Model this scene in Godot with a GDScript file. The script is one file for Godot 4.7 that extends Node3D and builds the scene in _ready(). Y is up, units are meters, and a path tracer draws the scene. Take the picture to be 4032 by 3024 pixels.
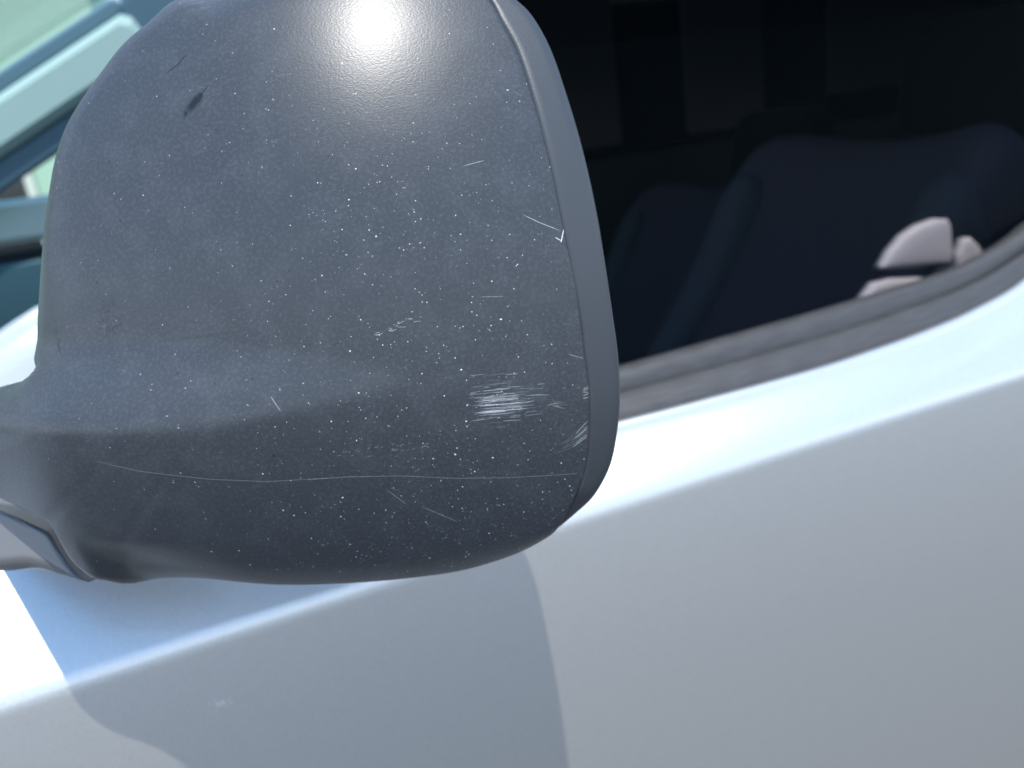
extends Node3D
# A scratched car door mirror, seen close. World axes: x towards the rear of the car, y up, z outwards from the driver's door.

# across, up, fillet width, fillet depth: millimetres in the mirror's own axes
const CAP_OUTLINE: Array[Vector4] = [
	Vector4(-17.7, 148.1, 0.9, 0.7), Vector4(-8.3, 137.3, 0.9, 0.7), Vector4(-3.8, 128.6, 0.9, 0.7), Vector4(1.9, 117.4, 0.9, 0.7),
	Vector4(7.7, 99.3, 0.9, 0.7), Vector4(11.6, 84.5, 0.9, 0.7), Vector4(15.0, 70.4, 0.9, 0.7), Vector4(17.9, 56.4, 0.9, 0.7),
	Vector4(19.8, 48.0, 0.9, 0.7), Vector4(22.6, 36.4, 0.9, 0.7), Vector4(24.6, 24.0, 0.9, 0.7), Vector4(26.6, 10.4, 0.9, 0.7),
	Vector4(28.2, -0.9, 0.9, 0.7), Vector4(29.0, -15.2, 0.9, 0.7), Vector4(28.4, -30.3, 0.9, 0.7), Vector4(26.1, -40.3, 0.9, 0.7),
	Vector4(22.3, -49.3, 0.9, 0.7), Vector4(18.9, -56.9, 0.9, 0.7), Vector4(15.0, -62.6, 6, 6), Vector4(4.3, -71.2, 12, 16),
	Vector4(-9.5, -78.9, 18, 28), Vector4(-24.1, -82.8, 18, 28), Vector4(-44.7, -85.2, 18, 28), Vector4(-68.8, -86.5, 18, 28),
	Vector4(-92.3, -86.6, 18, 28), Vector4(-110.1, -85.6, 18, 28), Vector4(-129.1, -85.1, 18, 26), Vector4(-153.1, -86.2, 16, 22),
	Vector4(-163.2, -86.4, 11, 13), Vector4(-167.9, -82.4, 6, 8), Vector4(-172.3, -80.6, 3, 5), Vector4(-176.1, -75.8, 2.2, 5),
	Vector4(-178.4, -70.9, 2.2, 5), Vector4(-178.9, -63.6, 2.2, 5), Vector4(-178.9, -56.5, 2.2, 5), Vector4(-180.6, -53.0, 2.2, 5),
	Vector4(-192.9, -49.8, 2.2, 5), Vector4(-208.7, -46.4, 2.2, 5), Vector4(-224.0, -44.4, 2.2, 5), Vector4(-230.3, -38.8, 3, 5),
	Vector4(-224.2, -23.4, 5, 6), Vector4(-221.5, -8.7, 6, 8), Vector4(-219.9, -3.3, 10, 12), Vector4(-207.2, -0.6, 10, 12),
	Vector4(-192.7, 2.7, 12, 16), Vector4(-188.6, 5.6, 12, 16), Vector4(-192.8, 10.4, 16, 24), Vector4(-193.2, 22.8, 18, 30),
	Vector4(-189.8, 36.3, 18, 30), Vector4(-186.6, 49.7, 18, 30), Vector4(-183.9, 63.0, 18, 30), Vector4(-181.0, 74.7, 18, 30),
	Vector4(-177.9, 86.4, 18, 30), Vector4(-172.8, 98.1, 18, 30), Vector4(-165.8, 108.1, 18, 30), Vector4(-157.4, 118.5, 18, 30),
	Vector4(-148.7, 129.0, 18, 30), Vector4(-138.1, 137.5, 18, 30), Vector4(-131.1, 152.1, 40, 45), Vector4(-112.7, 161.4, 40, 45),
	Vector4(-90.6, 168.3, 40, 45), Vector4(-68.6, 172.2, 40, 45), Vector4(-46.6, 174.0, 40, 45), Vector4(-29.1, 160.9, 20, 20),
]
# seam across, up; outer edge across, up
const RIM_EDGES: Array[Vector4] = [
	Vector4(-76.1, 149.6, -76.4, 155.8), Vector4(-56.7, 152.3, -53.4, 161.7), Vector4(-34.1, 153.5, -26.8, 165.8), Vector4(-17.6, 148.2, -8.8, 154.4),
	Vector4(-8.3, 137.4, -0.3, 141.4), Vector4(-3.8, 128.7, 7.2, 133.7), Vector4(2.0, 117.4, 13.9, 121.4), Vector4(7.7, 99.3, 19.6, 104.4),
	Vector4(11.6, 84.5, 24.3, 88.6), Vector4(15.0, 70.4, 28.1, 73.5), Vector4(17.9, 56.4, 31.2, 59.0), Vector4(19.8, 48.0, 33.1, 48.5),
	Vector4(24.6, 24.0, 37.2, 24.8), Vector4(26.6, 10.4, 39.5, 10.8), Vector4(28.2, -0.9, 40.7, -3.8), Vector4(29.0, -15.2, 40.5, -15.7),
	Vector4(28.4, -30.3, 38.4, -31.2), Vector4(26.1, -40.3, 32.9, -43.6), Vector4(22.3, -49.3, 26.1, -51.9), Vector4(18.9, -56.9, 19.5, -58.8),
]
# the foot that carries the housing: across, up, fillet, millimetres in the mirror's own axes
const FOOT_OUTLINE: Array[Vector3] = [
	Vector3(-181.9, -85.1, 1.5), Vector3(-186.6, -82.4, 2), Vector3(-191.2, -78.0, 2), Vector3(-195.9, -71.7, 2), Vector3(-199.1, -66.4, 2),
	Vector3(-202.2, -63.4, 2), Vector3(-212.1, -59.2, 2), Vector3(-222.4, -54.8, 2), Vector3(-233.2, -50.9, 2), Vector3(-244.0, -50.3, 4),
	Vector3(-247.3, -60.9, 6), Vector3(-242.9, -74.9, 7), Vector3(-232.1, -82.0, 8), Vector3(-222.4, -82.5, 8), Vector3(-209.1, -81.6, 8),
	Vector3(-194.6, -83.4, 6), Vector3(-185.1, -85.0, 3),
]
const CREASE_Y := 0.948

var rng := RandomNumberGenerator.new()
var M := {}
var car: Node3D


func _ready() -> void:
	rng.seed = 7
	# camera
	var cam := Camera3D.new()
	cam.name = "camera"
	var right := Vector3(0.91665465, -0.12907318, 0.37826494)
	var up := Vector3(0.2322431, 0.94225719, -0.24127688)
	var ahead := Vector3(0.32528049, -0.30901699, -0.89370079)
	cam.transform = Transform3D(Basis(right, up, -ahead).orthonormalized(), Vector3(0, 1.201, 0.43))
	var lens := CameraAttributesPhysical.new()
	lens.frustum_focal_length = 24.2
	lens.frustum_focus_distance = 0.262
	lens.frustum_near = 0.02
	lens.frustum_far = 400.0
	lens.exposure_aperture = 7.5
	cam.attributes = lens
	cam.fov = 52.8
	cam.near = 0.02
	cam.far = 400.0
	add_child(cam)
	cam.current = true
	# sky
	var sky := ProceduralSkyMaterial.new()
	sky.sky_top_color = Color(0.335, 0.485, 0.67)
	sky.sky_horizon_color = Color(0.83, 0.88, 0.93)
	sky.sky_curve = 0.2
	sky.sky_energy_multiplier = 1.15
	sky.ground_bottom_color = Color(0.3, 0.3, 0.3)
	sky.ground_horizon_color = Color(0.5, 0.5, 0.5)
	sky.sky_cover = clouds()
	sky.sky_cover_modulate = Color(1, 1, 1, 1)
	var env := Environment.new()
	env.background_mode = Environment.BG_SKY
	env.sky = Sky.new()
	env.sky.sky_material = sky
	env.tonemap_mode = Environment.TONE_MAPPER_LINEAR
	env.tonemap_exposure = 2.35
	env.sdfgi_enabled = true
	env.ssao_enabled = true
	env.ssil_enabled = true
	var world := WorldEnvironment.new()
	world.name = "world_environment"
	world.environment = env
	add_child(world)
	# sun
	var sun := DirectionalLight3D.new()
	sun.name = "sun"
	sun.light_energy = 0.8
	sun.light_color = Color(1.0, 0.985, 0.96)
	sun.light_angular_distance = 0.5
	sun.shadow_enabled = true
	sun.basis = Basis.looking_at(Vector3(0.13, -2.4, -1.0), Vector3.UP)
	add_child(sun)

	materials()
	surroundings()
	car = Node3D.new()
	car.name = "car"
	car.position = Vector3.ZERO
	car.set_meta("label", "silver metallic car with a scuffed dark grey door mirror, its front door in close-up")
	car.set_meta("category", "car")
	add_child(car)
	door()
	cabin()
	seats()
	mirror()


# ---------------------------------------------------------------- helpers

func lin(r: float, g: float, b: float, a := 1.0) -> Color:
	var c := Color(r, g, b, a).linear_to_srgb()
	c.a = a
	return c


func plain(name_: String, c: Color, rough: float, metal := 0.0, spec := 0.5) -> StandardMaterial3D:
	var m := StandardMaterial3D.new()
	m.resource_name = name_
	m.albedo_color = c
	m.roughness = rough
	m.metallic = metal
	m.metallic_specular = spec
	return m


func part(called: String, mesh: Mesh, m: Material, parent: Node) -> MeshInstance3D:
	var o := MeshInstance3D.new()
	o.name = called
	o.mesh = mesh
	o.material_override = m
	parent.add_child(o, true)
	return o


func grid(p: PackedVector3Array, rows: int, cols: int, closed := false, flip := false, uv := PackedVector2Array(), uv2 := PackedVector2Array()) -> ArrayMesh:
	var n := PackedVector3Array()
	n.resize(p.size())
	var index := PackedInt32Array()
	var span := cols if closed else cols - 1
	for r in rows - 1:
		for c in span:
			var c2 := (c + 1) % cols
			var a := r * cols + c
			var b := r * cols + c2
			var d := (r + 1) * cols + c
			var e := (r + 1) * cols + c2
			if flip:
				var k := a; a = b; b = k
				k = d; d = e; e = k
			var n1 := (p[b] - p[a]).cross(p[d] - p[a])
			var n2 := (p[e] - p[b]).cross(p[d] - p[b])
			n[a] += n1; n[b] += n1; n[d] += n1
			n[b] += n2; n[e] += n2; n[d] += n2
			index.append_array([a, d, b, b, d, e])
	for i in n.size():
		n[i] = n[i].normalized() if n[i].length_squared() > 1e-30 else Vector3.UP
	var arrays := []
	arrays.resize(Mesh.ARRAY_MAX)
	arrays[Mesh.ARRAY_VERTEX] = p
	arrays[Mesh.ARRAY_NORMAL] = n
	arrays[Mesh.ARRAY_INDEX] = index
	if uv.size() == p.size():
		arrays[Mesh.ARRAY_TEX_UV] = uv
	if uv2.size() == p.size():
		arrays[Mesh.ARRAY_TEX_UV2] = uv2
	var mesh := ArrayMesh.new()
	mesh.add_surface_from_arrays(Mesh.PRIMITIVE_TRIANGLES, arrays)
	return mesh


func smooth_points(ctrl: Array[Vector4], closed: bool, each: int) -> PackedVector4Array:
	var out := PackedVector4Array()
	var n := ctrl.size()
	for i in (n if closed else n - 1):
		var p0 := ctrl[(i - 1 + n) % n] if closed or i > 0 else ctrl[i]
		var p1 := ctrl[i]
		var p2 := ctrl[(i + 1) % n]
		var p3 := ctrl[(i + 2) % n] if closed or i + 2 < n else p2
		for k in each:
			var t := float(k) / each
			out.append(0.5 * ((2.0 * p1) + (p2 - p0) * t + (2.0 * p0 - 5.0 * p1 + 4.0 * p2 - p3) * t * t + (3.0 * p1 - p0 - 3.0 * p2 + p3) * t * t * t))
	if not closed:
		out.append(ctrl[n - 1])
	return out


func curve_at(xs: Array, ys: Array, x: float) -> float:
	if x <= xs[0]:
		return ys[0]
	for i in xs.size() - 1:
		if x <= xs[i + 1]:
			var t: float = (x - xs[i]) / (xs[i + 1] - xs[i])
			var a: float = ys[maxi(i - 1, 0)]
			var d: float = ys[mini(i + 2, ys.size() - 1)]
			return cubic_interpolate(ys[i], ys[i + 1], a, d, t)
	return ys[ys.size() - 1]


# a flat pad with a rounded face, from its outline in x and y
func padded(outline: PackedVector2Array, z: float, thick: float) -> ArrayMesh:
	var mid := Vector2.ZERO
	for q in outline:
		mid += q / outline.size()
	var fine := PackedVector2Array()
	for i in outline.size():
		for k in 4:
			fine.append(outline[i].lerp(outline[(i + 1) % outline.size()], k / 4.0))
	var p := PackedVector3Array()
	for step: Vector2 in [Vector2(0.02, 1.0), Vector2(0.5, 0.97), Vector2(0.8, 0.88), Vector2(0.93, 0.7), Vector2(1.0, 0.35), Vector2(1.0, -1.0), Vector2(0.02, -1.0)]:
		for q in fine:
			var s := mid.lerp(q, step.x)
			p.append(Vector3(s.x, s.y, z + thick * step.y))
	return grid(p, 7, fine.size(), true, true)


# a closed rounded body: superellipsoid with a soft, cushion-like outline
func cushion(size: Vector3, sharp: float, bow := Vector3.ZERO) -> ArrayMesh:
	var rows := 33
	var cols := 48
	var p := PackedVector3Array()
	for r in rows:
		var la := PI * (float(r) / (rows - 1) - 0.5)
		for c in cols:
			var lo := TAU * c / cols
			var f := func(x: float) -> float: return signf(x) * pow(absf(x), sharp)
			var cl: float = f.call(cos(la))
			var v := Vector3(cl * f.call(cos(lo)), f.call(sin(la)), cl * f.call(sin(lo)))
			var q := v * size * 0.5
			q.x += bow.x * v.y * v.y + bow.y * v.z * v.z
			q.x += bow.z * v.y
			p.append(q)
	return grid(p, rows, cols, true, false)


func box(size: Vector3, bevel := 0.0) -> Mesh:
	if bevel <= 0.0:
		var b := BoxMesh.new()
		b.size = size
		return b
	var st := SurfaceTool.new()
	st.begin(Mesh.PRIMITIVE_TRIANGLES)
	var h := size * 0.5
	# profile in x-y with cut corners, swept along z with the ends inset
	var ring := func(k: float) -> PackedVector2Array:
		var x := h.x - k
		var y := h.y - k
		var b := bevel
		return PackedVector2Array([Vector2(-x + b, -y), Vector2(x - b, -y), Vector2(x, -y + b), Vector2(x, y - b), Vector2(x - b, y), Vector2(-x + b, y), Vector2(-x, y - b), Vector2(-x, -y + b)])
	var zs := [-h.z, -h.z + bevel, h.z - bevel, h.z]
	var ks := [bevel, 0.0, 0.0, bevel]
	var p := PackedVector3Array()
	for i in 4:
		for q: Vector2 in ring.call(ks[i]):
			p.append(Vector3(q.x, q.y, zs[i]))
	var tri := func(a: Vector3, b2: Vector3, c: Vector3) -> void:
		st.add_vertex(a); st.add_vertex(b2); st.add_vertex(c)
	st.set_smooth_group(-1)
	for i in 3:
		for j in 8:
			var a := p[i * 8 + j]
			var b2 := p[i * 8 + (j + 1) % 8]
			var c := p[(i + 1) * 8 + j]
			var d := p[(i + 1) * 8 + (j + 1) % 8]
			tri.call(a, c, b2)
			tri.call(b2, c, d)
	for j in range(1, 7):
		tri.call(p[0], p[j], p[j + 1])
		tri.call(p[24], p[24 + j + 1], p[24 + j])
	st.generate_normals()
	return st.commit()


# ---------------------------------------------------------------- materials

func noise_image(freq: float, size: int, kind: int, octaves: int, seed_: int) -> Image:
	var n := FastNoiseLite.new()
	n.seed = seed_
	n.noise_type = kind
	n.frequency = freq
	n.fractal_octaves = octaves
	if octaves <= 1:
		n.fractal_type = FastNoiseLite.FRACTAL_NONE
	return n.get_seamless_image(size, size)


func clouds() -> ImageTexture:
	var w := 1024
	var h := 512
	var n := FastNoiseLite.new()
	n.seed = 11
	n.frequency = 1.3
	n.fractal_octaves = 5
	var im := Image.create(w, h, false, Image.FORMAT_RGBA8)
	for y in h:
		var up := PI * (0.5 - (y + 0.5) / h)
		for x in w:
			var a := TAU * (x + 0.5) / w
			var d := Vector3(cos(a) * cos(up), sin(up), sin(a) * cos(up))
			var v := 0.0
			if d.y > 0.0:
				v = smoothstep(0.12, 0.5, n.get_noise_3d(d.x * 1.2, d.y * 2.4, d.z * 1.2) + 0.02)
			im.set_pixel(x, y, Color(0.75, 0.78, 0.8, v * 0.6))
	return ImageTexture.create_from_image(im)


func materials() -> void:
	# silver metallic lacquer: fine flakes under a clear coat
	var flakes := bumps(512, 170, 170, 0.5)
	var paint := plain("silver_paint", lin(0.655, 0.66, 0.645), 0.43, 0.85)
	paint.clearcoat_enabled = true
	paint.clearcoat = 1.0
	paint.clearcoat_roughness = 0.03
	paint.normal_enabled = true
	paint.normal_texture = relief(flakes, 512, 0.25)
	paint.normal_scale = 0.13
	paint.uv1_triplanar = true
	paint.uv1_scale = Vector3(10, 10, 10)
	M.paint = paint
	var skin_paint: StandardMaterial3D = paint.duplicate()
	skin_paint.resource_name = "silver_paint_dusty"
	skin_paint.detail_enabled = true
	skin_paint.detail_blend_mode = BaseMaterial3D.BLEND_MODE_MIX
	skin_paint.detail_uv_layer = BaseMaterial3D.DETAIL_UV_2
	skin_paint.detail_albedo = door_dust()
	M.skin = skin_paint

	# grained plastic
	var grain := bumps(512, 80, 116, 0.6)
	var grain_tex := relief(grain, 512, 0.5)
	var cap := plain("grained_plastic", lin(0.039, 0.0445, 0.051), 0.355, 0.0, 0.43)
	cap.normal_enabled = true
	cap.normal_texture = grain_tex
	cap.normal_scale = 0.05
	cap.detail_enabled = true
	cap.detail_blend_mode = BaseMaterial3D.BLEND_MODE_MIX
	cap.detail_uv_layer = BaseMaterial3D.DETAIL_UV_2
	cap.detail_albedo = wear()
	M.cap = cap
	var rim := plain("rim_plastic", lin(0.044, 0.0495, 0.056), 0.42, 0.0, 0.48)
	rim.normal_enabled = true
	rim.normal_texture = grain_tex
	rim.normal_scale = 0.07
	rim.uv1_triplanar = true
	rim.uv1_scale = Vector3(22, 22, 22)
	M.rim = rim
	M.foot = plain("foot_plastic", lin(0.11, 0.11, 0.112), 0.38, 0.0, 0.7)
	M.black = plain("black_plastic", lin(0.012, 0.012, 0.013), 0.5)
	M.mirror = plain("mirror_glass", lin(0.8, 0.82, 0.84), 0.02, 1.0)
	var rubber := plain("rubber", lin(0.062, 0.062, 0.064), 0.52)
	var rub := noise_image(0.02, 512, FastNoiseLite.TYPE_SIMPLEX, 4, 9)
	rubber.albedo_texture = ramp(rub, lin(0.45, 0.45, 0.45), lin(1, 1, 1))
	rubber.uv1_triplanar = true
	rubber.uv1_scale = Vector3(2.5, 40, 40)
	M.rubber = rubber
	var pane := plain("side_glass", lin(0.0015, 0.003, 0.0035, 0.30), 0.03, 0.0, 0.07)
	pane.transparency = BaseMaterial3D.TRANSPARENCY_ALPHA
	M.pane = pane
	var screen := plain("windscreen_glass", lin(0.22, 0.52, 0.50, 0.34), 0.03, 0.0, 0.4)
	screen.transparency = BaseMaterial3D.TRANSPARENCY_ALPHA
	M.screen = screen
	var weave := noise_image(0.09, 256, FastNoiseLite.TYPE_SIMPLEX, 3, 21)
	var seat := plain("seat_cloth", lin(0.04, 0.040, 0.056), 0.95, 0.0, 0.3)
	seat.albedo_texture = ramp(weave, lin(0.75, 0.75, 0.75), lin(1, 1, 1))
	seat.uv1_triplanar = true
	seat.uv1_scale = Vector3(14, 14, 14)
	M.seat = seat
	M.bolster = plain("bolster_cloth", lin(0.034, 0.044, 0.058), 0.9, 0.0, 0.3)
	M.pale = plain("sun_patch_tone", lin(0.50, 0.46, 0.48), 0.9, 0.0, 0.3)  # sunlight on the driver's seat, put into the colour of added pads
	M.dark = plain("cabin_trim", lin(0.015, 0.018, 0.022), 0.8, 0.0, 0.3)
	M.darker = plain("cabin_lining", lin(0.004, 0.005, 0.006), 0.9, 0.0, 0.2)
	M.trim = plain("pale_trim", lin(0.58, 0.82, 0.75), 0.6)
	M.ledge = plain("pale_ledge", lin(0.72, 0.88, 0.80), 0.5)
	M.teal = plain("dash_plastic", lin(0.06, 0.16, 0.20), 0.6)
	M.frit = plain("blue_black_frit", lin(0.11, 0.22, 0.28), 0.5)
	M.tint = plain("privacy_glass", lin(0.007, 0.007, 0.008), 0.6)
	var asphalt := plain("asphalt", lin(1, 1, 1), 0.9)
	asphalt.albedo_texture = ramp(noise_image(0.08, 512, FastNoiseLite.TYPE_SIMPLEX, 5, 31), lin(0.06, 0.059, 0.057), lin(0.11, 0.108, 0.104))
	asphalt.uv1_triplanar = true
	asphalt.uv1_scale = Vector3(0.7, 0.7, 0.7)
	M.asphalt = asphalt
	var lawn := plain("lawn", lin(1, 1, 1), 0.95)
	lawn.albedo_texture = ramp(noise_image(0.1, 512, FastNoiseLite.TYPE_SIMPLEX, 5, 33), lin(0.07, 0.13, 0.035), lin(0.13, 0.2, 0.06))
	lawn.uv1_triplanar = true
	lawn.uv1_scale = Vector3(0.5, 0.5, 0.5)
	M.lawn = lawn
	M.wall = plain("pale_green_render", lin(0.50, 0.72, 0.56), 0.9)
	M.white = plain("white_paint", lin(0.8, 0.82, 0.72), 0.6)
	M.brown = plain("brown_timber", lin(0.2, 0.15, 0.12), 0.8)
	M.house_glass = plain("house_glass", lin(0.015, 0.02, 0.022), 0.1)
	M.roof = plain("grey_roof", lin(0.12, 0.12, 0.12), 0.9)


# soft random relief that tiles without a seam: cells is how many bumps fit across
func bumps(size: int, cells_x: int, cells_y: int, fine: float) -> PackedFloat32Array:
	var out := PackedFloat32Array()
	out.resize(size * size)
	for octave in 2:
		var nx := cells_x * (octave + 1)
		var ny := cells_y * (octave + 1)
		var amount := 1.0 if octave == 0 else fine
		var lattice := PackedFloat32Array()
		for i in nx * ny:
			lattice.append(rng.randf())
		for y in size:
			var fy := float(y) * ny / size
			var y0 := int(fy)
			var ty := smoothstep(0.0, 1.0, fy - y0)
			var r0 := (y0 % ny) * nx
			var r1 := ((y0 + 1) % ny) * nx
			for x in size:
				var fx := float(x) * nx / size
				var x0 := int(fx)
				var tx := smoothstep(0.0, 1.0, fx - x0)
				var x1 := (x0 + 1) % nx
				out[y * size + x] += amount * lerpf(lerpf(lattice[r0 + x0], lattice[r0 + x1], tx), lerpf(lattice[r1 + x0], lattice[r1 + x1], tx), ty)
	return out


# a normal map of a tiling height picture, its own edges joined
func relief(h: PackedFloat32Array, n: int, strength: float) -> ImageTexture:
	var out := Image.create(n, n, false, Image.FORMAT_RGB8)
	for y in n:
		for x in n:
			var dx := h[y * n + (x + 1) % n] - h[y * n + (x - 1 + n) % n]
			var dy := h[((y + 1) % n) * n + x] - h[((y - 1 + n) % n) * n + x]
			var v := Vector3(-dx * strength * 4.0, dy * strength * 4.0, 1.0).normalized() * 0.5 + Vector3(0.5, 0.5, 0.5)
			out.set_pixel(x, y, Color(v.x, v.y, v.z))
	return ImageTexture.create_from_image(out)


func ramp(im: Image, a: Color, b: Color) -> ImageTexture:
	var out := Image.create(im.get_width(), im.get_height(), false, Image.FORMAT_RGB8)
	for y in im.get_height():
		for x in im.get_width():
			out.set_pixel(x, y, a.lerp(b, im.get_pixel(x, y).r))
	return ImageTexture.create_from_image(out)


# Dust, chips, scuffs and smears of the housing: 0.26 m square in the mirror's own axes.
const SHEET := 0.26
const SHEET_LEFT := -0.215
const SHEET_TOP := 0.172
var sheet: Image


func texel(p: Vector2) -> Vector2:
	var s := sheet.get_width() / SHEET
	return Vector2((p.x * 0.001 - SHEET_LEFT) * s, (SHEET_TOP - p.y * 0.001) * s)


func dab(p: Vector2, radius: float, c: Color, strength: float, stretch := Vector2.ONE, turn := 0.0) -> void:
	# p in texels
	var w := sheet.get_width()
	var h := sheet.get_height()
	var reach := int(ceil(radius * maxf(stretch.x, stretch.y))) + 1
	for y in range(maxi(int(p.y) - reach, 0), mini(int(p.y) + reach + 1, h)):
		for x in range(maxi(int(p.x) - reach, 0), mini(int(p.x) + reach + 1, w)):
			var d := (Vector2(x + 0.5, y + 0.5) - p).rotated(-turn) / stretch
			var a := strength * clampf(radius + 0.5 - d.length(), 0.0, 1.0)
			if a > 0.0:
				var was := sheet.get_pixel(x, y)
				var total := a + was.a * (1.0 - a)
				var out := c.lerp(was, was.a * (1.0 - a) / total)
				out.a = total
				sheet.set_pixel(x, y, out)


func stroke(pts: Array[Vector2], width: float, c: Color, strength: float, ragged := 0.3, fade := true) -> void:
	# points in millimetres, width in texels
	for i in pts.size() - 1:
		var a := texel(pts[i])
		var b := texel(pts[i + 1])
		var steps := int(a.distance_to(b) / 0.7) + 1
		for k in steps:
			var t := (i + float(k) / steps) / (pts.size() - 1)
			var s := strength * (1.0 - ragged * rng.randf())
			if fade:
				s *= clampf(minf(t, 1.0 - t) * 6.0, 0.15, 1.0)
			dab(a.lerp(b, float(k) / steps), width * (1.0 - 0.4 * ragged * rng.randf()), c, s)


# faint dust and a few specks on the door: 1 m along, 0.5 m down
func door_dust() -> ImageTexture:
	var im := Image.create(2048, 1024, false, Image.FORMAT_RGBA8)
	var fine := noise_image(0.02, 1024, FastNoiseLite.TYPE_SIMPLEX, 5, 71)
	var c := lin(0.42, 0.43, 0.42)
	for y in 1024:
		for x in 2048:
			c.a = smoothstep(0.45, 0.85, fine.get_pixel(x % 1024, y).r) * 0.05
			im.set_pixel(x, y, c)
	# the flakes of the lacquer, as fine as the sheet allows
	var bytes := im.get_data()
	for i in range(0, bytes.size(), 4):
		var f := rng.randf()
		if f > 0.6:
			var tone := 235 if rng.randf() < 0.55 else 120
			bytes[i] = tone
			bytes[i + 1] = tone
			bytes[i + 2] = tone
			bytes[i + 3] = int(90.0 * pow((f - 0.6) / 0.4, 2.0))
	im = Image.create_from_data(2048, 1024, false, Image.FORMAT_RGBA8, bytes)
	sheet = im
	for k in 900:
		dab(Vector2(rng.randf_range(4, 2044), rng.randf_range(4, 1020)), rng.randf_range(0.4, 1.1), lin(0.75, 0.76, 0.75) if rng.randf() < 0.6 else lin(0.2, 0.2, 0.19), rng.randf_range(0.1, 0.5))
	var mark := Vector2((-0.052 + 0.25) / 1.0 * 2048.0, (1.05 - 0.905) / 0.5 * 1024.0)
	for k in 30:
		dab(mark + Vector2(rng.randfn(0, 7), rng.randfn(0, 3.5)), rng.randf_range(0.8, 2.2), lin(0.85, 0.86, 0.88), rng.randf_range(0.2, 0.7))
	return ImageTexture.create_from_image(im)


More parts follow.
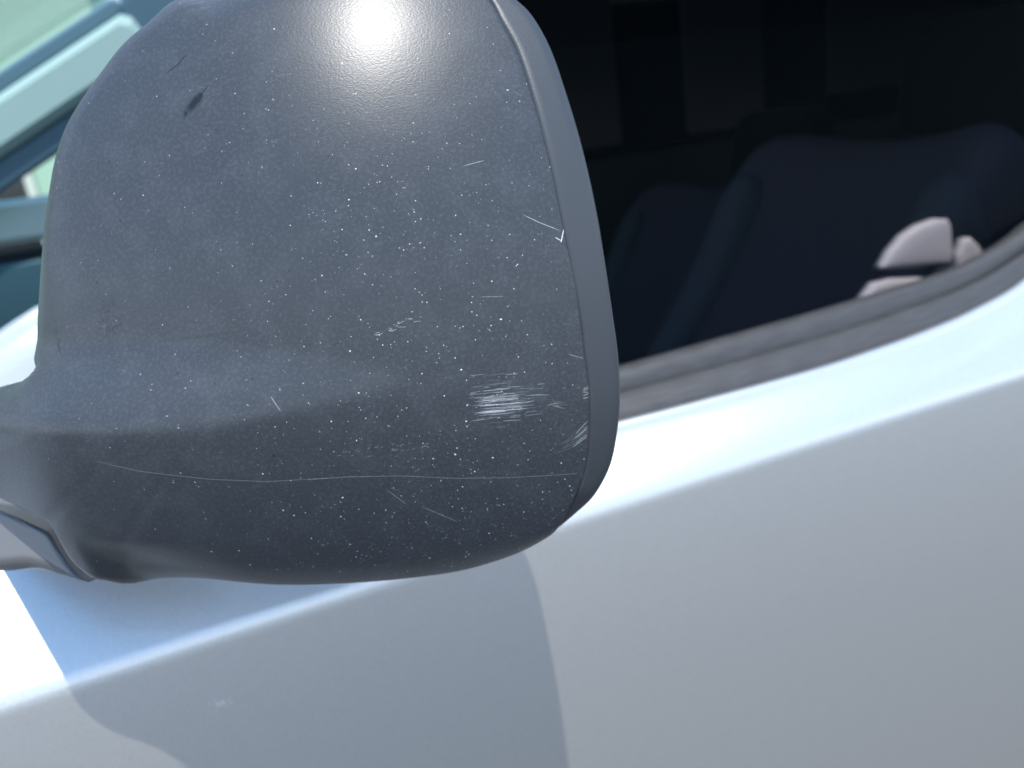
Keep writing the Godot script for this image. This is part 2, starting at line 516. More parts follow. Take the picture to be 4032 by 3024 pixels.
func wear() -> ImageTexture:
	var small := Image.create(1024, 1024, false, Image.FORMAT_RGBA8)
	var blotch := noise_image(0.012, 1024, FastNoiseLite.TYPE_SIMPLEX, 4, 41)
	var fine := noise_image(0.12, 1024, FastNoiseLite.TYPE_SIMPLEX, 3, 43)
	var dust := lin(0.36, 0.38, 0.42)
	for y in 1024:
		for x in 1024:
			var v := smoothstep(0.35, 0.8, blotch.get_pixel(x, y).r) * 0.02 + smoothstep(0.45, 0.9, fine.get_pixel(x, y).r) * 0.05
			dust.a = v
			small.set_pixel(x, y, dust)
	small.resize(2048, 2048, Image.INTERPOLATE_BILINEAR)
	sheet = small
	var white := lin(0.86, 0.87, 0.85)
	var grey := lin(0.42, 0.43, 0.43)
	# road grit: thick towards the lower rear corner, thin at the front
	for k in 9000:
		var p := Vector2(rng.randf_range(-205, 40), rng.randf_range(-82, 168))
		var low := clampf((60.0 - p.y) / 120.0, 0.0, 1.0)
		var rear := smoothstep(-150.0, 0.0, p.x)
		var chance := 0.012 + 0.95 * rear * (0.07 + 0.93 * low * low)
		if p.y > 100:
			chance *= 0.4
		if rng.randf() > chance:
			continue
		var big := rng.randf()
		dab(texel(p), 0.48 + 1.25 * big * big * big + 0.35 * rng.randf(), white, pow(rng.randf(), 1.6) * 0.9 + 0.1, Vector2(1.0, rng.randf_range(0.8, 1.7)), rng.randf() * PI)
	for k in 420:
		var p := Vector2(rng.randfn(-35.0, 30.0), rng.randfn(45.0, 38.0))
		dab(texel(p), 0.6 + 1.0 * pow(rng.randf(), 3), white, rng.randf_range(0.4, 1.0))
	for k in 110:
		var p := Vector2(rng.randf_range(-195, -70), rng.randf_range(-60, 130))
		dab(texel(p), rng.randf_range(0.6, 1.5), grey, rng.randf_range(0.3, 0.8), Vector2(1, rng.randf_range(1.0, 2.2)), rng.randf() * PI)
	# the large scuff
	for k in 150:
		var c := Vector2(rng.randfn(-3.5, 6.0), rng.randfn(-5.8, 4.0))
		c.x = clampf(c.x, -15.5, 12.0)
		c.y = clampf(c.y, -15.5, 3.5)
		var half := rng.randf_range(1.0, 5.5) * clampf(1.3 - absf(c.y + 5.5) / 12.0, 0.25, 1.0)
		var slope := rng.randf_range(0.03, 0.13)
		var from := Vector2(maxf(c.x - half, -16.5 + rng.randf() * 3.0), c.y - half * slope)
		var to := Vector2(c.x + half, c.y + half * slope)
		if to.x > from.x:
			stroke([from, to] as Array[Vector2], rng.randf_range(0.3, 0.85), lin(0.56, 0.58, 0.60), rng.randf_range(0.1, 0.5), 0.7)
	for k in 12:
		var y := rng.randf_range(-10.5, -1.5)
		stroke([Vector2(-13 + rng.randf() * 3, y - 0.5), Vector2(rng.randf_range(-6, 6), y + 0.5)] as Array[Vector2], 0.7, lin(0.62, 0.64, 0.66), 0.7, 0.7)
	stroke([Vector2(-7.0, -6.7), Vector2(-3.0, -6.2), Vector2(2.5, -6.4), Vector2(7.0, -5.6)] as Array[Vector2], 0.7, lin(0.03, 0.03, 0.03), 0.8, 0.6)
	stroke([Vector2(-3.0, -4.2), Vector2(1.5, -3.4), Vector2(6.0, -3.0)] as Array[Vector2], 0.6, lin(0.03, 0.03, 0.03), 0.7, 0.6)
	for k in 8:
		stroke([Vector2(12 + rng.randf() * 4, -5.0 - rng.randf() * 4), Vector2(17 + rng.randf() * 5, -5.2 - rng.randf() * 4)] as Array[Vector2], 0.5, grey, 0.4, 0.6)
	for k in 5:
		stroke([Vector2(26.0, -2.0 - k * 0.9 + rng.randf()), Vector2(28.3, -1.6 - k * 0.9 + rng.randf())] as Array[Vector2], 0.6, white, 0.5, 0.5)
	# gouges at the seam
	for k in 7:
		var a := Vector2(14.0 + rng.randf() * 7.0, -26.5 + k * 0.65 + rng.randf() * 1.6)
		var b := Vector2(28.5 - 0.05 * k, -20.5 + k * 0.9 + rng.randf() * 1.5)
		var bow := Vector2(rng.randf_range(0.2, 1.2), rng.randf_range(-1.4, -0.2))
		stroke([b, (a + b) * 0.5 + bow] as Array[Vector2], rng.randf_range(0.5, 1.1), lin(0.55, 0.60, 0.58), rng.randf_range(0.25, 0.75), 0.6)
		stroke([(a + b) * 0.5 + bow, a] as Array[Vector2], rng.randf_range(0.3, 0.6), lin(0.5, 0.54, 0.53), rng.randf_range(0.15, 0.5), 0.7)
	for k in 5000:
		var p := Vector2(rng.randf_range(-120, 38), rng.randf_range(-80, 110))
		var thick := smoothstep(-120.0, -20.0, p.x) * (0.25 + 0.75 * clampf((40.0 - p.y) / 90.0, 0.0, 1.0))
		if rng.randf() < thick:
			dab(texel(p), rng.randf_range(0.3, 0.6), white, rng.randf_range(0.12, 0.55))
	# long and short scratches
	stroke([Vector2(-148.7, -26.3), Vector2(-129.9, -30.4), Vector2(-105.3, -33.3), Vector2(-86.1, -34.3), Vector2(-58.6, -33.0)] as Array[Vector2], 0.55, grey, 0.4, 0.3)
	stroke([Vector2(-72, -33.8), Vector2(-58.6, -33.0), Vector2(-40.0, -33.1), Vector2(-20.8, -34.5), Vector2(-1.0, -34.9), Vector2(24.6, -34.3)] as Array[Vector2], 0.85, lin(0.36, 0.39, 0.40), 0.42, 0.75, false)
	stroke([Vector2(-16.7, 74.1), Vector2(-9.4, 76.6)] as Array[Vector2], 0.75, lin(0.5, 0.52, 0.53), 0.6, 0.6)
	stroke([Vector2(3.9, 58.7), Vector2(9.6, 56.4), Vector2(17.2, 54.0)] as Array[Vector2], 0.8, grey, 0.7)
	stroke([Vector2(18.3, 54.6), Vector2(17.3, 50.1)] as Array[Vector2], 1.2, lin(0.7, 0.74, 0.74), 0.8, 0.3, false)
	stroke([Vector2(15.2, 51.6), Vector2(17.3, 50.6)] as Array[Vector2], 0.9, white, 0.7)
	stroke([Vector2(-81.9, -4.0), Vector2(-78.4, -9.4)] as Array[Vector2], 0.7, grey, 0.7)
	stroke([Vector2(-45.2, -38.5), Vector2(-38.8, -44.5)] as Array[Vector2], 0.6, grey, 0.6)
	stroke([Vector2(-33.3, -45.6), Vector2(-20.4, -52.6)] as Array[Vector2], 0.6, lin(0.5, 0.45, 0.4), 0.6)
	stroke([Vector2(-11.3, 30.0), Vector2(-2.6, 30.5)] as Array[Vector2], 0.6, grey, 0.4)
	stroke([Vector2(20.3, 10.8), Vector2(26.2, 9.3)] as Array[Vector2], 0.6, grey, 0.6)
	for k in 24:
		var t := rng.randf()
		var p := Vector2(-61.2, -25.4).lerp(Vector2(-28.6, -21.2), t) + Vector2(0, rng.randf_range(-1.5, 1.5))
		stroke([p, p + Vector2(rng.randf_range(0.5, 1.8), rng.randf_range(0.2, 1.0))] as Array[Vector2], 0.5, grey, 0.6, 0.5)
	for k in 20:
		var p := Vector2(-48, 16.4).lerp(Vector2(-30, 23), rng.randf()) + Vector2(0, rng.randf_range(-1.2, 1.2))
		stroke([p, p + Vector2(rng.randf_range(0.5, 2.2), rng.randf_range(0.0, 0.8))] as Array[Vector2], 0.5, white, 0.5, 0.5)
	for k in 34:
		var p := Vector2(rng.randf_range(-150, 20), rng.randf_range(-60, 110))
		stroke([p, p + Vector2(rng.randf_range(-4, 4), rng.randf_range(-2, 2))] as Array[Vector2], 0.4, grey, rng.randf_range(0.15, 0.4), 0.5)
	# dark rubbed marks
	var dark := lin(0.006, 0.006, 0.006)
	for k in 120:
		var t := rng.randf()
		var p := Vector2(-105.5, 99.0).lerp(Vector2(-112.3, 91.0), t)
		dab(texel(p + Vector2(rng.randfn(0, 0.5), rng.randfn(0, 0.5))), 3.0 + 5.0 * sin(PI * clampf(t + 0.1, 0, 1)), dark, 0.14)
	stroke([Vector2(-103.4, 101.8), Vector2(-106.5, 98.0)] as Array[Vector2], 2.0, dark, 0.3)
	stroke([Vector2(-112.5, 114.0), Vector2(-115.5, 110.5), Vector2(-119.8, 107.6)] as Array[Vector2], 2.2, dark, 0.25)
	for k in 70:
		var p := Vector2(rng.randfn(-142.1, 3.0), rng.randfn(24.5, 4.0))
		dab(texel(p), rng.randf_range(2, 6), dark, 0.16)
	for k in 26:
		var p := Vector2(-168.5, 20).lerp(Vector2(-166.2, 10), rng.randf())
		dab(texel(p + Vector2(rng.randfn(0, 0.5), 0)), rng.randf_range(2, 4.5), dark, 0.3)
	for k in 70:
		var p := Vector2(rng.randf_range(-198, -60), rng.randf_range(-25, 110))
		dab(texel(p), rng.randf_range(1.5, 5.0), dark, rng.randf_range(0.12, 0.45), Vector2(1, rng.randf_range(0.5, 1.0)), rng.randf() * PI)
	return ImageTexture.create_from_image(sheet)


# ---------------------------------------------------------------- mirror

func housing_height(u: float, v: float) -> float:
	var x := (u + 0.065) / 0.095
	var w := -0.0475 * (sqrt(1.0 + x * x) - 1.0) + 0.15 * (v - 0.028) - (2.0 if v > 0.028 else 1.2) * (v - 0.028) * (v - 0.028)
	# the ledge above the arm, fading out towards the rear
	var e := smoothstep(-0.125, -0.03, u)
	var low := -0.0190 + 0.0140 * e
	var high := 0.0165 - 0.0085 * e
	var t := clampf((high - v) / (high - low), 0.0, 1.0)
	var side := 0.0475 * (sqrt(1.0 + x * x) - 1.0) if x < 0.0 else 0.0
	w += (0.0125 * (1.0 - smoothstep(-0.14, -0.025, u)) + 0.42 * side) * t * t * (3.0 - 2.0 * t)
	# the lower wall turns under
	var under := maxf(0.0, -v)
	w -= 3.5 * under * under
	# the hollow beside the pivot, open downwards
	w -= 0.010 * smoothstep(-0.168, -0.158, u) * (1.0 - smoothstep(-0.148, -0.100, u)) * (1.0 - smoothstep(-0.074, -0.058, v))
	# the arm bends back towards the door
	var bend := maxf(0.0, -0.155 - u)
	w -= 0.56 * (sqrt(bend * bend + 0.0009) - 0.03)
	return w


func mirror() -> void:
	var right := Vector3(0.91665465, -0.12907318, 0.37826494)
	var up := Vector3(0.2322431, 0.94225719, -0.24127688)
	var frame := Transform3D(Basis(right, up, right.cross(up)).orthonormalized(), Vector3(0.08457, 1.12066, 0.19764))
	var raw := smooth_points(CAP_OUTLINE, true, 8)
	# even spacing
	var cols := 360
	var around := PackedFloat32Array([0.0])
	for i in raw.size():
		var a := raw[i]
		var b := raw[(i + 1) % raw.size()]
		around.append(around[i] + Vector2(a.x, a.y).distance_to(Vector2(b.x, b.y)))
	var line := PackedVector4Array()
	var at := 0
	for c in cols:
		var want := around[raw.size()] * c / cols
		while around[at + 1] < want:
			at += 1
		var t := (want - around[at]) / maxf(around[at + 1] - around[at], 1e-6)
		line.append(raw[at].lerp(raw[(at + 1) % raw.size()], t) * 0.001)
	var mid := Vector2(-0.071, 0.020)
	var rows := 112
	var p := PackedVector3Array()
	var uv := PackedVector2Array()
	var uv2 := PackedVector2Array()
	for r in rows:
		var f := 1.0 - pow(1.0 - float(r) / (rows - 1), 1.5)
		for c in cols:
			var q := mid.lerp(Vector2(line[c].x, line[c].y), f)
			var w := housing_height(q.x, q.y)
			if f > 0.3:
				var best := 1.0
				var rw := 0.001
				var rd := 0.001
				for k in range(-26, 27):
					var s0 := line[(c + k + cols) % cols]
					var s1 := line[(c + k + 1 + cols) % cols]
					var a := Vector2(s0.x, s0.y)
					var ab := Vector2(s1.x, s1.y) - a
					var t := clampf((q - a).dot(ab) / maxf(ab.length_squared(), 1e-12), 0.0, 1.0)
					var d := (q - a - ab * t).length()
					if d < best:
						best = d
						rw = lerpf(s0.z, s1.z, t)
						rd = lerpf(s0.w, s1.w, t)
				if best < rw:
					var k := 1.0 - best / rw
					w -= rd * (1.0 - sqrt(maxf(1.0 - k * k, 0.0)))
			p.append(Vector3(q.x, q.y, w))
			uv.append(q / 0.045)
			uv2.append(Vector2((q.x - SHEET_LEFT) / SHEET, (SHEET_TOP - q.y) / SHEET))
	# relax the surface a little
	for turn in 3:
		var before := p.duplicate()
		for r in range(1, rows - 1):
			for c in cols:
				var i := r * cols + c
				var mean := (before[i - cols].z + before[i + cols].z + before[r * cols + (c + 1) % cols].z + before[r * cols + (c - 1 + cols) % cols].z) * 0.25
				p[i].z = lerpf(before[i].z, mean, 0.5)
	var lip := p.slice((rows - 1) * cols)
	# the edge turns in behind itself
	for back: Vector2 in [Vector2(0.0004, 0.0015), Vector2(0.001, 0.006)]:
		for c in cols:
			var q := lip[c]
			var inward := (mid - Vector2(q.x, q.y)).normalized() * back.x
			p.append(Vector3(q.x + inward.x, q.y + inward.y, q.z - back.y))
			uv.append(Vector2(q.x, q.y) / 0.045)
			uv2.append(uv2[(rows - 1) * cols + c])
	var cap := part("mirror_housing", grid(p, rows + 2, cols, true, true, uv, uv2), M.cap, car)
	cap.transform = frame
	cap.set_meta("label", "dark grey plastic door mirror housing with a pale scuff and white specks")

	# rim along the rear edge
	var edge := smooth_points(RIM_EDGES, false, 6)
	var across := 16
	var rp := PackedVector3Array()
	var along := 0.0
	for q in edge:
		var a := Vector2(q.x, q.y) * 0.001
		var b := Vector2(q.z, q.w) * 0.001
		var sink := 0.006 * smoothstep(edge.size() - 14.0, edge.size() - 1.0, along)
		along += 1.0
		var wide := a.distance_to(b)
		var inner := a + (a - b).normalized() * 0.003
		for j in across:
			var t := float(j) / (across - 1)
			var s := inner.lerp(b, t)
			if j == 1:
				s = a + (a - b).normalized() * 0.0006
			elif j > 1:
				s = a.lerp(b, 1.0 - pow(1.0 - (j - 2.0) / (across - 3.0), 1.6))
			var far := (s - a).dot(b - a) / maxf(wide * wide, 1e-9)
			var w := housing_height(s.x, s.y)
			if j < 2:
				w -= 0.0018
			else:
				w += 0.0001 - 0.0006 * (1.0 - smoothstep(0.0, 0.05, far))
				var turn := minf(0.0035, wide * 0.5)
				var left := (1.0 - far) * wide
				if left < turn:
					var k := 1.0 - left / turn
					w -= 0.0022 * (1.0 - sqrt(maxf(1.0 - k * k, 0.0)))
			rp.append(Vector3(s.x, s.y, w - sink))
		var last := rp[rp.size() - 1]
		var inw := (a - b).normalized()
		rp.append(last + Vector3(inw.x * 0.0006, inw.y * 0.0006, -0.006))
		rp.append(last + Vector3(inw.x * 0.003, inw.y * 0.003, -0.024))
		rp.append(last + Vector3(inw.x * 0.008, inw.y * 0.008, -0.027))
	part("rim", grid(rp, edge.size(), across + 3, false, true), M.rim, cap)

	# back shell round the glass
	var bp := PackedVector3Array()
	var steps: Array[Vector2] = [Vector2(1.0, -0.004), Vector2(0.985, -0.016), Vector2(0.95, -0.028), Vector2(0.86, -0.032), Vector2(0.82, -0.028)]
	for s in steps:
		for c in cols:
			var q := lip[c]
			var xy := mid.lerp(Vector2(q.x, q.y), s.x)
			bp.append(Vector3(xy.x, xy.y, q.z + s.y))
	part("back_shell", grid(bp, steps.size(), cols, true, true), M.black, cap)
	var gp := PackedVector3Array()
	for k: float in [0.0, 0.4, 0.83]:
		for c in cols:
			var q := lip[c]
			var xy := mid.lerp(Vector2(q.x, q.y), k)
			gp.append(Vector3(xy.x, xy.y, lerpf(-0.075, q.z - 0.028, k)))
	part("mirror_glass", grid(gp, 3, cols, true, false), M.mirror, cap)

	# foot: a front face just behind the housing's edge, then a stem to the door
	var ring: Array[Vector4] = []
	for q in FOOT_OUTLINE:
		ring.append(Vector4(q.x, q.y, q.z, 0))
	var loop := smooth_points(ring, true, 7)
	var seg := loop.size()
	var hub := Vector2(-0.205, -0.070)
	var fp := PackedVector3Array()
	var frows := 26
	for r in frows:
		var f := 1.0 - pow(1.0 - float(r) / (frows - 1), 1.5)
		for c in seg:
			var q := hub.lerp(Vector2(loop[c].x, loop[c].y) * 0.001, f)
			var near := 1.0
			var fillet := 0.001
			for k in seg:
				var d := q.distance_to(Vector2(loop[k].x, loop[k].y) * 0.001)
				if d < near:
					near = d
					fillet = loop[k].z * 0.001
			var w := -0.0720 + 0.10 * (q.x + 0.1853)
			if near < fillet:
				var k := 1.0 - near / fillet
				w -= fillet * (1.0 - sqrt(maxf(1.0 - k * k, 0.0)))
			fp.append(Vector3(q.x, q.y, w))
	var inside := frame.basis.inverse() * Vector3(-0.004, -0.010, -0.05)
	for step: float in [0.15, 0.6, 1.3, 2.2]:
		for c in seg:
			var q := fp[(frows - 1) * seg + c]
			var wide := q.x - hub.x
			fp.append(q + inside * step + Vector3(wide * (0.30 if wide < 0.0 else 1.1), (q.y - hub.y) * 0.02, 0) * step)
	part("foot", grid(fp, frows + 4, seg, true, true), M.foot, cap)


# ---------------------------------------------------------------- body

const BELT_X := [-1.0, -0.3, -0.1, 0.0, 0.1, 0.2, 0.30, 0.43, 0.49, 0.553, 0.615, 0.692, 0.80, 1.0, 1.4]
const BELT_Y := [1.03, 1.02, 1.015, 1.0, 0.992, 0.9905, 0.9885, 0.9875, 0.9890, 0.9918, 0.9970, 1.0085, 1.034, 1.10, 1.24]
const TOP_X := [-1.0, 0.27, 0.365, 0.46, 0.538, 0.622, 0.681, 0.715, 0.80, 1.0, 1.4]
const TOP_Y := [1.0205, 1.0212, 1.0229, 1.0247, 1.0275, 1.0315, 1.0425, 1.0535, 1.082, 1.15, 1.30]


func belt(x: float) -> Vector2:   # height and z of the door's upper edge
	var y := curve_at(BELT_X, BELT_Y, x)
	return Vector2(y, -(y - CREASE_Y) * 0.875)


func door() -> void:
	var p := PackedVector3Array()
	var xs := PackedFloat32Array()
	var n := 150
	for i in n:
		xs.append(lerpf(-1.0, 1.4, float(i) / (n - 1)))
	var bead: Array[Vector2] = [Vector2(-0.004, -0.007), Vector2(-0.0036, -0.002), Vector2(-0.0022, 0.0008), Vector2(0, 0.0018), Vector2(0.0025, 0.0016), Vector2(0.0048, 0.0002), Vector2(0.007, -0.0007), Vector2(0.010, -0.0008), Vector2(0.014, -0.0003), Vector2(0.019, 0.0)]
	var rows := 0
	var cols := 0
	for x in xs:
		var b := belt(x)
		var edge := Vector2(b.y, b.x)                       # (z, y)
		var crease := Vector2(0.0, CREASE_Y)
		var long := edge.distance_to(crease)
		var down := (crease - edge) / long
		var out := Vector2(-down.y, down.x)
		if out.x < 0.0:
			out = -out
		var line: Array[Vector2] = []
		for q in bead:
			line.append(edge + down * q.x + out * q.y)
		for k in range(1, 9):
			var s := lerpf(0.019, long - 0.006, k / 8.0)
			line.append(edge + down * s + out * 0.0012 * sin(PI * (s - 0.019) / (long - 0.019)))
		# the crease itself is a soft bend
		var a := line[line.size() - 1]
		var low := Vector2(0.0006, CREASE_Y - 0.008)
		for k in range(1, 7):
			var t := k / 6.0
			line.append(a.lerp(crease, t).lerp(crease.lerp(low, t), t))
		for k in range(1, 31):
			var dy := 0.008 + 0.60 * pow(k / 30.0, 1.5)
			line.append(Vector2(0.075 * dy - 0.20 * dy * dy, CREASE_Y - dy))
		for q in line:
			p.append(Vector3(x, q.y, q.x))
		cols = line.size()
		rows += 1
	var uv2 := PackedVector2Array()
	for q in p:
		uv2.append(Vector2(q.x + 0.25, (1.05 - q.y) / 0.5))
	var skin := part("front_door", grid(p, rows, cols, false, true, PackedVector2Array(), uv2), M.skin, car)
	skin.set_meta("label", "silver painted door skin with a sharp crease below the window")

	# rubber seals along the window
	var profile_low: Array[Vector2] = [Vector2(-0.04, -0.008), Vector2(-0.02, -0.002), Vector2(0.04, 0.0010), Vector2(0.14, 0.0022), Vector2(0.30, 0.0026), Vector2(0.44, 0.0018), Vector2(0.50, 0.0002), Vector2(0.52, -0.004)]
	var profile_high: Array[Vector2] = [Vector2(0.50, -0.003), Vector2(0.54, -0.0012), Vector2(0.60, 0.0008), Vector2(0.70, 0.0032), Vector2(0.82, 0.0036), Vector2(0.93, 0.0014), Vector2(1.0, -0.003), Vector2(1.01, -0.012)]
	for which in 2:
		var profile: Array[Vector2] = profile_low if which == 0 else profile_high
		var sp := PackedVector3Array()
		for x in xs:
			var b := belt(x)
			var edge := Vector2(b.y, b.x)
			var top := Vector2(-0.075 - 0.3 * maxf(curve_at(TOP_X, TOP_Y, x) - 1.05, 0.0), curve_at(TOP_X, TOP_Y, x))
			if x < 0.27:
				top.y = 1.0212
			edge += Vector2(-0.002, 0.001)
			var go := top - edge
			var side := Vector2(go.y, -go.x).normalized()
			for q in profile:
				var s := edge + go * q.x + side * q.y
				sp.append(Vector3(x, s.y, s.x))
		part("outer_seal" if which == 0 else "wiper_seal", grid(sp, n, profile.size(), false, false), M.rubber, skin)

	# window pane: a thin curved sheet leaning inwards
	var wp := PackedVector3Array()
	for i in 24:
		var x := lerpf(-0.95, 1.35, i / 23.0)
		for j in 12:
			var y := lerpf(0.99, 1.34, j / 11.0)
			wp.append(Vector3(x, y, -0.080 - 0.16 * (y - 1.0) - 0.25 * (y - 1.0) * (y - 1.0)))
	part("window", grid(wp, 24, 12, false, true), M.pane, skin)

	# silver corner panel that carries the mirror foot, with a rolled edge
	var cp := PackedVector3Array()
	var cr := 80
	var cc := 0
	for i in cr:
		var x := lerpf(-0.9, 0.16, float(i) / (cr - 1))
		var y := curve_at([-0.9, -0.3, -0.157, -0.130, -0.113, -0.095, -0.065, 0.0, 0.06, 0.11, 0.16], [1.05, 1.075, 1.112, 1.125, 1.134, 1.142, 1.146, 1.138, 1.095, 1.04, 1.0], x)
		var line: Array[Vector2] = [Vector2(-0.087, y - 0.02), Vector2(-0.085, y - 0.004), Vector2(-0.081, y - 0.0008), Vector2(-0.076, y), Vector2(-0.072, y - 0.0012), Vector2(-0.0695, y - 0.004), Vector2(-0.0690, y - 0.008), Vector2(-0.0675, y - 0.012), Vector2(-0.064, y - 0.016), Vector2(-0.062, y - 0.024)]
		for k in range(1, 9):
			line.append(Vector2(-0.062, y - 0.024).lerp(Vector2(-0.060, 0.985), k / 8.0) + Vector2(0.004 * sin(PI * k / 8.0), 0))
		for q in line:
			cp.append(Vector3(x, q.y, q.x))
		cc = line.size()
	var corner := part("corner_panel", grid(cp, cr, cc, false, true), M.paint, car)
	corner.set_meta("label", "silver corner panel behind the mirror foot")


# ---------------------------------------------------------------- cabin

func slab(called: String, parent: Node, m: Material, lo: Vector3, hi: Vector3, bevel := 0.004) -> MeshInstance3D:
	var o := part(called, box(hi - lo, bevel), m, parent)
	o.position = (lo + hi) * 0.5
	return o


func cabin() -> void:
	# roof with the rail above the driver's window
	slab("roof", car, M.paint, Vector3(0.30, 1.52, -1.36), Vector3(2.4, 1.58, -0.14), 0.02)
	slab("window_rail", car, M.black, Vector3(0.25, 1.31, -0.19), Vector3(2.4, 1.53, -0.11), 0.01)
	slab("cabin_floor", car, M.darker, Vector3(-0.9, 0.30, -1.42), Vector3(2.4, 0.34, -0.05))
	slab("rear_bulkhead", car, M.darker, Vector3(2.3, 0.34, -1.42), Vector3(2.36, 1.52, -0.10))
	slab("firewall", car, M.darker, Vector3(-0.96, 0.34, -1.42), Vector3(-0.90, 1.02, -0.06))
	slab("door_lining", car, M.dark, Vector3(-0.9, 0.34, -0.13), Vector3(2.3, 0.985, -0.09), 0.01)
	# passenger side
	var door2 := slab("passenger_door", car, M.dark, Vector3(-0.9, 0.34, -1.46), Vector3(2.3, 1.10, -1.39), 0.01)
	var ledge := part("door_ledge", box(Vector3(1.45, 0.085, 0.06), 0.012), M.ledge, door2)
	ledge.position = Vector3(-0.175 - 0.7 , 0.4375, 0.0)
	var panel := part("door_panel", box(Vector3(0.9, 0.70, 0.02), 0.006), M.teal, door2)
	panel.position = Vector3(-1.15, 0.01, 0.044)
	slab("rear_side_panel", car, M.darker, Vector3(0.42, 1.10, -1.46), Vector3(2.3, 1.52, -1.40), 0.01)
	for k in 3:
		var lo: Vector3 = [Vector3(0.70, 1.13, -1.395), Vector3(1.25, 1.13, -1.395), Vector3(1.72, 1.18, -1.395)][k]
		var hi: Vector3 = [Vector3(1.05, 1.50, -1.385), Vector3(1.50, 1.50, -1.385), Vector3(2.28, 1.50, -1.385)][k]
		slab("tinted_window", car, M.tint, lo, hi, 0.003)
	# far windscreen pillar with its dark glass edge
	var pillar := Node3D.new()
	pillar.name = "windscreen_pillar"
	car.add_child(pillar)
	var from := Vector3(-0.62, 1.165, -1.32)
	var to := Vector3(-0.01, 1.470, -1.32)
	var dir := (to - from).normalized()
	var nrm := Vector3(-dir.y, dir.x, 0)
	pillar.transform = Transform3D(Basis(dir, nrm, Vector3(0, 0, 1)), (from + to) * 0.5)
	var length := from.distance_to(to)
	part("pillar_trim", box(Vector3(length, 0.082, 0.05), 0.014), M.trim, pillar)
	var up_band := part("glass_edge", box(Vector3(length, 0.030, 0.03), 0.006), M.frit, pillar)
	up_band.position = Vector3(0, 0.057, -0.01)
	var low_band := part("glass_edge", box(Vector3(length, 0.045, 0.03), 0.006), M.frit, pillar)
	low_band.position = Vector3(0, -0.0645, -0.012)
	slab("roof_header", car, M.frit, Vector3(-0.035, 1.36, -1.37), Vector3(0.44, 1.62, -1.31), 0.01)
	# the driver's side pillar, from the wing up to the roof
	var rail: Array[Vector4] = [Vector4(-0.62, 1.08, -0.13, 0.045), Vector4(-0.38, 1.29, -0.15, 0.04), Vector4(-0.16, 1.47, -0.165, 0.038), Vector4(0.06, 1.545, -0.175, 0.036), Vector4(0.34, 1.56, -0.18, 0.034)]
	var run := smooth_points(rail, false, 6)
	var pp := PackedVector3Array()
	for i in run.size():
		var q := run[i]
		var ahead := run[mini(i + 1, run.size() - 1)] - run[maxi(i - 1, 0)]
		var side := Vector3(-ahead.y, ahead.x, 0).normalized()
		for c in 20:
			var a := TAU * c / 20.0
			pp.append(Vector3(q.x, q.y, q.z) + side * cos(a) * q.w + Vector3(0, 0, 1) * sin(a) * 0.03)
	part("front_pillar", grid(pp, run.size(), 20, true, true), M.paint, car)
	# windscreen
	var sp := PackedVector3Array()
	for i in 10:
		var t := i / 9.0
		for j in 10:
			var z := lerpf(-1.30, -0.20, j / 9.0)
			var q := from.lerp(to + dir * 0.3, t) + nrm * (0.075 + 0.05 * sin(PI * j / 9.0))
			sp.append(Vector3(q.x - 0.10 * sin(PI * j / 9.0), q.y, z))
	part("windscreen", grid(sp, 10, 10, false, false), M.screen, car)
	var dash := part("dashboard", cushion(Vector3(0.5, 0.36, 1.24), 0.35), M.teal, car)
	dash.position = Vector3(-0.72, 0.90, -0.76)


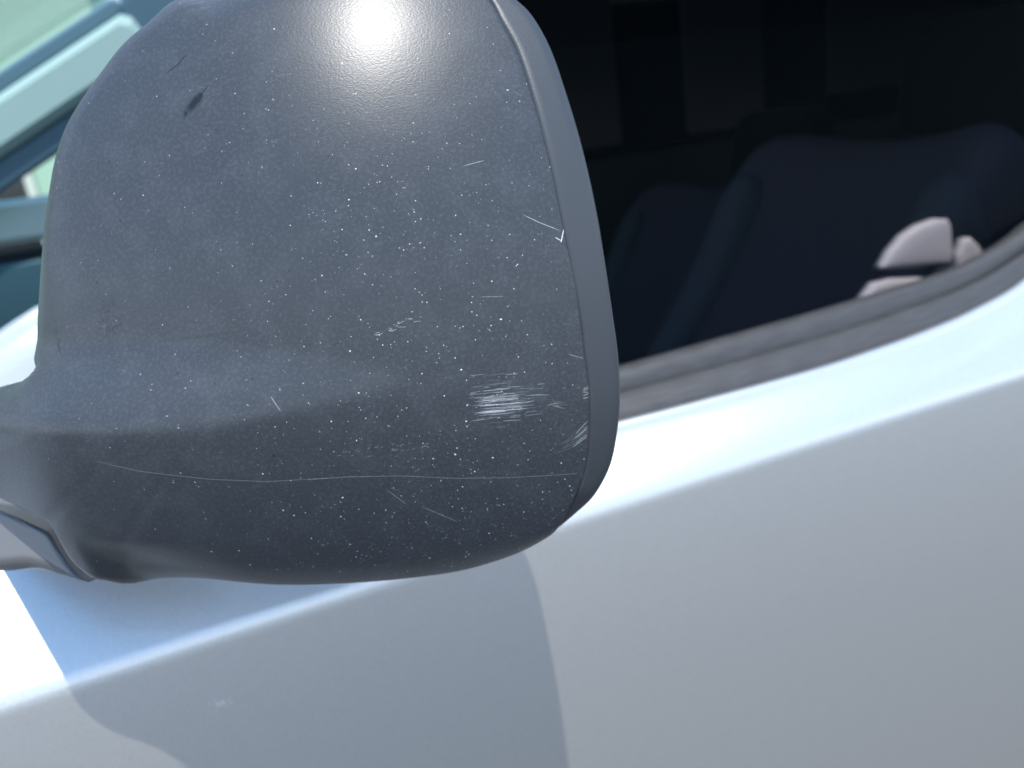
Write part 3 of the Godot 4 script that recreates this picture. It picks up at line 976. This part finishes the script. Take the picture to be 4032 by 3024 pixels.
func seat(called: String, x: float, z: float, y: float) -> void:
	var s := Node3D.new()
	s.name = called
	s.position = Vector3(x, y, z)
	car.add_child(s)
	var back := part("backrest", cushion(Vector3(0.42, 0.60, 0.50), 0.34, Vector3(-0.02, -0.1, 0.0)), M.seat, s)
	back.position = Vector3(0.10, -0.055, -0.05)
	back.rotation.z = -0.62
	for side: float in [-1.0, 1.0]:
		var b := part("bolster", cushion(Vector3(0.16, 0.46, 0.09), 0.6, Vector3(-0.05, 0.0, 0.0)), M.bolster, s)
		b.position = Vector3(-0.08, 0.02, 0.16 if side > 0 else -0.24)
		b.rotation.z = -0.62
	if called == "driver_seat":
		# added pale pads on the outer flank, shaped and coloured as patches of sunlight
		var sun_patches: Array[PackedVector2Array] = [
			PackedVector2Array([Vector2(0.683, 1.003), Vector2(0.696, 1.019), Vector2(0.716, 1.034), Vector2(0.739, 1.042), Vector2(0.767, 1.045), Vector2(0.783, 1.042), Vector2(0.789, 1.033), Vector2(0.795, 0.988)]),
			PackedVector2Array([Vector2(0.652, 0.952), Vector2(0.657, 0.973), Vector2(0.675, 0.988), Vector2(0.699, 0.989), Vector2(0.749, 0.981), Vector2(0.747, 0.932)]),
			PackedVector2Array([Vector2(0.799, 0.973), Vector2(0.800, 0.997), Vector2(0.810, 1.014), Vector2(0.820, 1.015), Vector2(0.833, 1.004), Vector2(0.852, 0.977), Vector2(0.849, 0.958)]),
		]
		for outline in sun_patches:
			part("sun_patch", padded(outline, -0.216, 0.007), M.pale, s).position = -s.position
	var base_ := part("cushion", cushion(Vector3(0.52, 0.18, 0.50), 0.4), M.seat, s)
	base_.position = Vector3(-0.42, -0.36, 0)
	base_.rotation.z = -0.12
	var head := part("headrest", cushion(Vector3(0.11, 0.18, 0.27), 0.5), M.darker, s)
	head.position = Vector3(0.24, 0.36, 0)
	head.rotation.z = -0.15
	for side: float in [-1.0, 1.0]:
		var post := CylinderMesh.new()
		post.top_radius = 0.006
		post.bottom_radius = 0.006
		post.height = 0.12
		var o := part("headrest_post", post, M.black, s)
		o.position = Vector3(0.205, 0.31, 0.07 * side)


func seats() -> void:
	seat("driver_seat", 0.90, -0.45, 0.825)
	seat("passenger_seat", 1.05, -1.08, 0.72)


# ---------------------------------------------------------------- surroundings

func structure(called: String, mesh: Mesh, m: Material, at: Vector3) -> void:
	var o := part(called, mesh, m, self)
	o.position = at
	o.set_meta("kind", "structure")
	o.set_meta("label", {"ground": "sunlit grey asphalt under the car", "lawn": "short green lawn beyond the car"}[called])


func surroundings() -> void:
	var g := PlaneMesh.new()
	g.size = Vector2(400, 400)
	structure("ground", g, M.asphalt, Vector3.ZERO)
	var l := PlaneMesh.new()
	l.size = Vector2(60, 12)
	structure("lawn", l, M.lawn, Vector3(0, 0.004, -9.0))
	var house := Node3D.new()
	house.name = "house"
	house.position = Vector3(-4, 0, -7.6)
	house.set_meta("label", "pale green house seen through the car's front windows")
	house.set_meta("category", "house")
	add_child(house)
	slab("wall", house, M.wall, Vector3(-4, 0, -4), Vector3(3.62, 3.6, 0.4), 0.01)
	var win := slab("window", house, M.house_glass, Vector3(0.6, 0.5, 0.4), Vector3(2.78, 1.5, 0.43), 0.002)
	var head := part("window_head", box(Vector3(2.2, 0.10, 0.06), 0.004), M.brown, win)
	head.position = Vector3(0, 0.552, 0.01)
	var post := part("window_frame", box(Vector3(0.07, 1.2, 0.08), 0.006), M.white, win)
	post.position = Vector3(1.13, 0.05, 0.02)
	slab("roof", house, M.roof, Vector3(-4.2, 3.6, -4.2), Vector3(3.8, 3.75, 0.6), 0.02)
